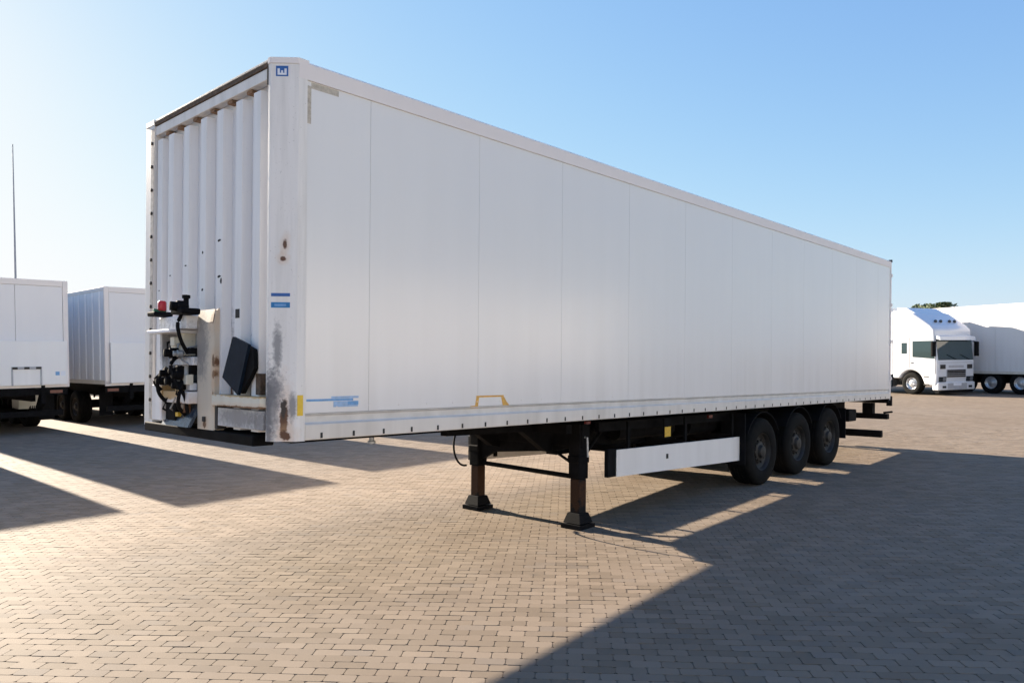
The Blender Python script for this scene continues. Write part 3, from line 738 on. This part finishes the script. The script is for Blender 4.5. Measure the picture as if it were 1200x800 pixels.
# right: trailer standing side-on behind the truck
HU = (-.4226, .9063); yawR = math.atan2(HU[1], HU[0])
def rpt(x, y, u): return (x+HU[0]*u, y+HU[1]*u, 0)
# line of its visible side (w = 2.55 side): W axis = (-HU[1], HU[0]) points to view left
WR = (-HU[1], HU[0])
base = (21.52, 35.19)                                    # point of its near side at image x 1142
f0 = (base[0]-HU[0]*9.6-WR[0]*2.55, base[1]-HU[1]*9.6-WR[1]*2.55, 0)
bg_trailer('long white box trailer with silver wheels at right edge, half shaded beside truck', f0, yawR, 'white trailers parked at the right', lift=False, silver=True, wheel_u=(7.55, 8.86, 10.17), top=4.04, bot=.90)

# ------------------------------------------------------------------ truck
def truck():
    W = 2.5
    t = thing('tractor_truck', 'white high-roof tractor truck with dark windscreen facing the yard at right', 'truck',
              (20.97, 34.3, 0), (0, 0, yawR))
    # cab profile in (u, z): u=0 front
    prof = [(.04, .42), (.0, .85), (.0, 1.48), (.07, 2.0), (.13, 2.50), (.16, 2.92), (.34, 3.10), (.80, 3.42), (1.20, 3.68), (1.75, 3.84), (2.25, 3.88), (2.25, .75), (1.95, .75)]
    arch = [(1.30+.60*math.cos(R(a)), .50+.60*math.sin(R(a))) for a in range(20, 161, 14)]
    prof = prof[:-2]+[(2.25, .72)]+arch+[(.62, .42)]
    m = MB(); m.prism(prof, 1, .0, W)
    body = m.build('cab_body', 'cabpaint', t)
    md = body.modifiers.new('bevel', 'BEVEL'); md.width = .09; md.segments = 3; md.limit_method = 'ANGLE'; md.angle_limit = R(38)
    # front plane helpers
    def fr(z): # u of front surface at height z
        pts = [(.04, .42), (.0, .85), (.0, 1.48), (.07, 2.0), (.13, 2.50), (.16, 2.92)]
        for (u0, z0), (u1, z1) in zip(pts, pts[1:]):
            if z <= z1: return u0+(u1-u0)*(z-z0)/(z1-z0)
        return .16
    def fpanel(name, w0, w1, z0, z1, mat, proud=.012, parent=t):
        a, b_ = fr(z0), fr(z1)
        return MB().hexa([(a-proud, w0, z0), (a-proud, w1, z0), (a+.02, w1, z0), (a+.02, w0, z0), (b_-proud, w0, z1), (b_-proud, w1, z1), (b_+.02, w1, z1), (b_+.02, w0, z1)]).build(name, mat, parent)
    fpanel('windscreen', .07, W-.07, 1.56, 2.0, 'glass'); fpanel('windscreen', .07, W-.07, 2.0, 2.47, 'glass')
    MB().hexa([(-.10, .05, 2.44), (-.10, W-.05, 2.44), (.14, W-.05, 2.50), (.14, .05, 2.50), (-.06, .05, 2.60), (-.06, W-.05, 2.60), (.15, W-.05, 2.66), (.15, .05, 2.66)]).build('sun_visor', 'cabpaint', t)
    for w in (.35, 1.25): MB().tube([(fr(1.6)-.03, w, 1.58), (fr(1.85)-.03, w+.6, 1.80)], .012, 6).build('wiper', 'black', t)
    # grille
    g = fpanel('grille', .60, W-.60, .78, 1.14, 'cabgrey', .014)
    for k, z in enumerate((.80, .89, .98, 1.06)): fpanel('grille_bar', .64, W-.64, z, z+.06, 'black' if k > 1 else 'dark', .03, g)
    fpanel('hood_line', .20, W-.20, 1.44, 1.46, 'cabgrey', .015)
    fpanel('badge_bar', .75, W-.75, 1.22, 1.32, 'cabgrey', .013)
    for w in (.18, W-.50): fpanel('upper_vent', w, w+.32, 1.17, 1.36, 'dark', .03)
    for w in (.10, W-.56):
        h = fpanel('headlight', w, w+.46, .60, .82, 'lens', .03)
        fpanel('headlight_bulb', w+.06, w+.22, .64, .78, 'steel', .04, h)
    bp = box('bumper', (-.06, .03, .22), (.28, W-.03, .58), 'cabpaint', t, .05)
    box('bumper_intake', (-.066, .60, .26), (-.05, W-.60, .54), 'cabgrey', bp)
    box('number_plate', (-.0695, .98, .42), (-.0665, 1.52, .53), 'decalwhite', bp)
    for w in (.25, W-.49): box('fog_lamp', (-.068, w, .32), (-.055, w+.24, .42), 'lens', bp)
    box('front_skirt', (.0, .10, .10), (.20, W-.10, .218), 'black', t)
    # side windows, doors, mirrors (both sides)
    for s, w in ((1, W), (-1, 0.)):
        a = (w+.004*s, w-.02*s)
        MB().prism([(.14, 1.62), (1.22, 1.70), (1.22, 2.42), (.20, 2.42)], 1, min(a), max(a)).build('side_window', 'glass', t)
        MB().prism([(1.50, 1.85), (1.78, 1.85), (1.78, 2.35), (1.50, 2.35)], 1, min(a), max(a)).build('side_window', 'glass', t)
        dd = MB(); e = (w+.006*s, w+.0*s)
        for q in ([(.10, .95), (.11, .95), (.14, 2.6), (.13, 2.6)], [(1.36, 1.2), (1.37, 1.2), (1.37, 2.6), (1.36, 2.6)]): dd.prism(q, 1, min(e), max(e))
        dd.build('door_gap', 'dark', t)
        box('door_handle', (1.18, min(w, w+.02*s), 1.42), (1.30, max(w, w+.02*s), 1.46), 'dark', t)
        m0, m1 = sorted((w+.10*s, w+.32*s))
        mr = MB().box((-.02, m0, 1.72), (.10, m1, 2.38), .03).build('mirror', 'black', t)
        box('mirror_arm', (.04, min(w, w+.11*s), 2.36), (.08, max(w, w+.11*s), 2.40), 'black', mr)
        for z in (.45, .80): box('entry_step', (.40, min(w-.02*s, w+.005*s), z), (.66, max(w-.02*s, w+.005*s), z+.05), 'dark', t)
        ss, s1 = sorted((w-.06*s, w-.01*s))
        MB().prism([(2.26, .9), (2.85, .9), (2.75, 3.7), (2.26, 3.8)], 1, ss, s1).build('side_fairing', 'cabpaint', t)
        box('side_skirt', (2.30, min(w-.10*s, w-.03*s), .30), (3.9, max(w-.10*s, w-.03*s), .88), 'navy', t, .02)
    MB().prism([(1.0, 3.55), (2.2, 3.85), (2.2, 4.0), (1.7, 3.95)], 1, .25, W-.25).build('roof_spoiler', 'cabpaint', t)
    for w in (.55, .9, 1.5, 1.85): MB().lathe([(.07, 0), (.08, -.05), (.05, -.09), (.01, -.10)], (.60, w, 3.30), 0, 12).build('roof_lamp', 'lens', t)
    for w0, s in ((.03, -1), (W-.36, 1)): wheel(t, 1.30, w0, .50, s, .33, .5, 'rimsilver', 28)
    for w0, s in ((.03, -1), (W-.60, 1)): wheel(t, 4.95, w0, .50, s, .57, .5, 'rimsilver', 28)
    MB().tube([(2.4, .35, .62), (3.7, .35, .62)], .30, 20).build('fuel_tank', 'steel', t, True)
    MB().tube([(2.4, W-.35, .62), (3.7, W-.35, .62)], .30, 20).build('fuel_tank', 'steel', t, True)
    for w in (.80, 1.60): box('frame_rail', (.4, w, .70), (5.9, w+.10, .98), 'black', t)
    MB().tube([(1.3, .3, .5), (1.3, W-.3, .5)], .07, 10).build('axle', 'black', t); MB().tube([(4.95, .3, .5), (4.95, W-.3, .5)], .07, 10).build('axle', 'black', t)
    box('fifth_wheel', (4.4, .8, 1.0), (5.3, 1.7, 1.12), 'black', t)
    return t
truck()
o3 = (20.97+HU[0]*2.95-WR[0]*.02, 34.3+HU[1]*2.95-WR[1]*.02, 0)
bg_trailer('white box trailer hitched behind the white truck, only its front top showing over the cab', o3, yawR, 'white trailers parked at the right', lift=False, silver=True, top=4.03, bot=1.25)

# ------------------------------------------------------------------ mast and trees
mx, my = -52.3, 80.
mt = thing('antenna_mast', 'thin grey antenna mast rising far behind the left trailers', 'mast', (mx, my, 0))
MB().tube([(0, 0, 0), (0, 0, 12), (0, 0, 24.6)], [.16, .10, .05], 10).build('pole', 'galv', mt, True)
box('base_plate', (-.4, -.4, 0), (.4, .4, .08), 'galv', mt)
def tree(label, x, y, h, cr, seed):
    rg = random.Random(seed); t = thing('leafy_tree', label, 'tree', (x, y, 0), (0, 0, 0), 'treetops behind the parked trailers at right')
    m = MB(); m.tube([(0, 0, 0), (.05, 0, h*.35), (-.05, .08, h*.7)], [.22, .15, .06], 10)
    cl = []
    for k in range(11):
        a = k*2.4; z = h*(.38+.045*k); r = cr*rg.uniform(.45, .8); e = (r*math.cos(a), r*math.sin(a), z+h*.14)
        m.tube([(0, 0, z), (e[0]*.5, e[1]*.5, z+h*.08), e], [.07, .045, .02], 6); cl.append(e)
    m.build('trunk', 'bark', t, True)
    cl += [(rg.gauss(0, cr*.35), rg.gauss(0, cr*.35), h*rg.uniform(.6, .93)) for _ in range(16)]
    vs = []; fs = []
    for c in cl:
        rad = cr*rg.uniform(.28, .5)
        for _ in range(230):
            d = Vector((rg.gauss(0, 1), rg.gauss(0, 1), rg.gauss(0, .8))).normalized()*rad*rg.uniform(.35, 1)**.5
            p = Vector(c)+d; p.z = min(p.z, h); s = rg.uniform(.10, .2)
            n = Vector((rg.gauss(0, 1), rg.gauss(0, 1), rg.gauss(0, 1))).normalized(); a = n.orthogonal().normalized(); b_ = n.cross(a)
            i = len(vs); vs += [p-a*s, p-b_*s*.5, p+a*s, p+b_*s*.5]; fs.append((i, i+1, i+2, i+3))
    me = bpy.data.meshes.new('crown'); me.from_pydata(vs, [], fs); me.materials.append(M['leaf'])
    o = bpy.data.objects.new('crown', me); COL.objects.link(o); o.parent = t
tree('dark green treetop showing just above the truck roof', 36.6, 66.5, 6.05, 1.75, 3)
tree('low treetop peeping over the right-hand trailer roof, right of the truck cab', 46.4, 78, 6.15, 1.2, 5)

# ------------------------------------------------------------------ unseen building added behind the photographer for bounce light
def bounce_warehouse():
    a = R(SHADOW_AZ); n = Vector((math.sin(a), math.cos(a), 0)); side = Vector((math.cos(a), -math.sin(a), 0))
    o = n*36-side*64
    t = thing('bounce_warehouse', 'pale clad building added unseen behind the photographer to bounce sunlight and faint reflections onto the trailers', 'bounce_warehouse',
              (o.x, o.y, 0), (0, 0, math.atan2(side.y, side.x)))
    # local x along the wall, local y away from or towards the yard
    sgn = 1 if Vector((-side.y, side.x, 0)).dot(n) > 0 else -1
    def bx(name, x0, x1, y0, y1, z0, z1, mat, par=t):
        ya, yb = sorted((y0*sgn, y1*sgn)); return box(name, (x0, ya, z0), (x1, yb, z1), mat, par)
    bx('shell', 0, 128, .12, 30, 0, 7.6, 'rail_top')
    x = 0.; k = 0
    while x < 127.9:
        if k % 4 == 2:
            bx('wall_panel', x+.01, x+3.99, 0, .119, 4.61, 7.6, 'clad')
            d = bx('dock_door', x+.4, x+3.6, .06, .119, 1.1, 4.6, 'cabgrey')
            for q in range(5): bx('door_section', x+.42, x+3.58, .045, .0595, 1.12+.69*q, 1.12+.69*q+.66, 'rail_top', d)
            bx('dock_buffer', x+.3, x+3.7, -.10, .119, .4, 1.09, 'rubber')
        else: bx('wall_panel', x+.01, x+3.99, 0, .119, .4, 7.6, 'clad')
        x += 4; k += 1
    bx('plinth', 0, 128, -.03, .119, 0, .399, 'cabgrey'); bx('parapet', -.1, 128.1, -.06, .3, 7.605, 7.9, 'cabgrey')
bounce_warehouse()
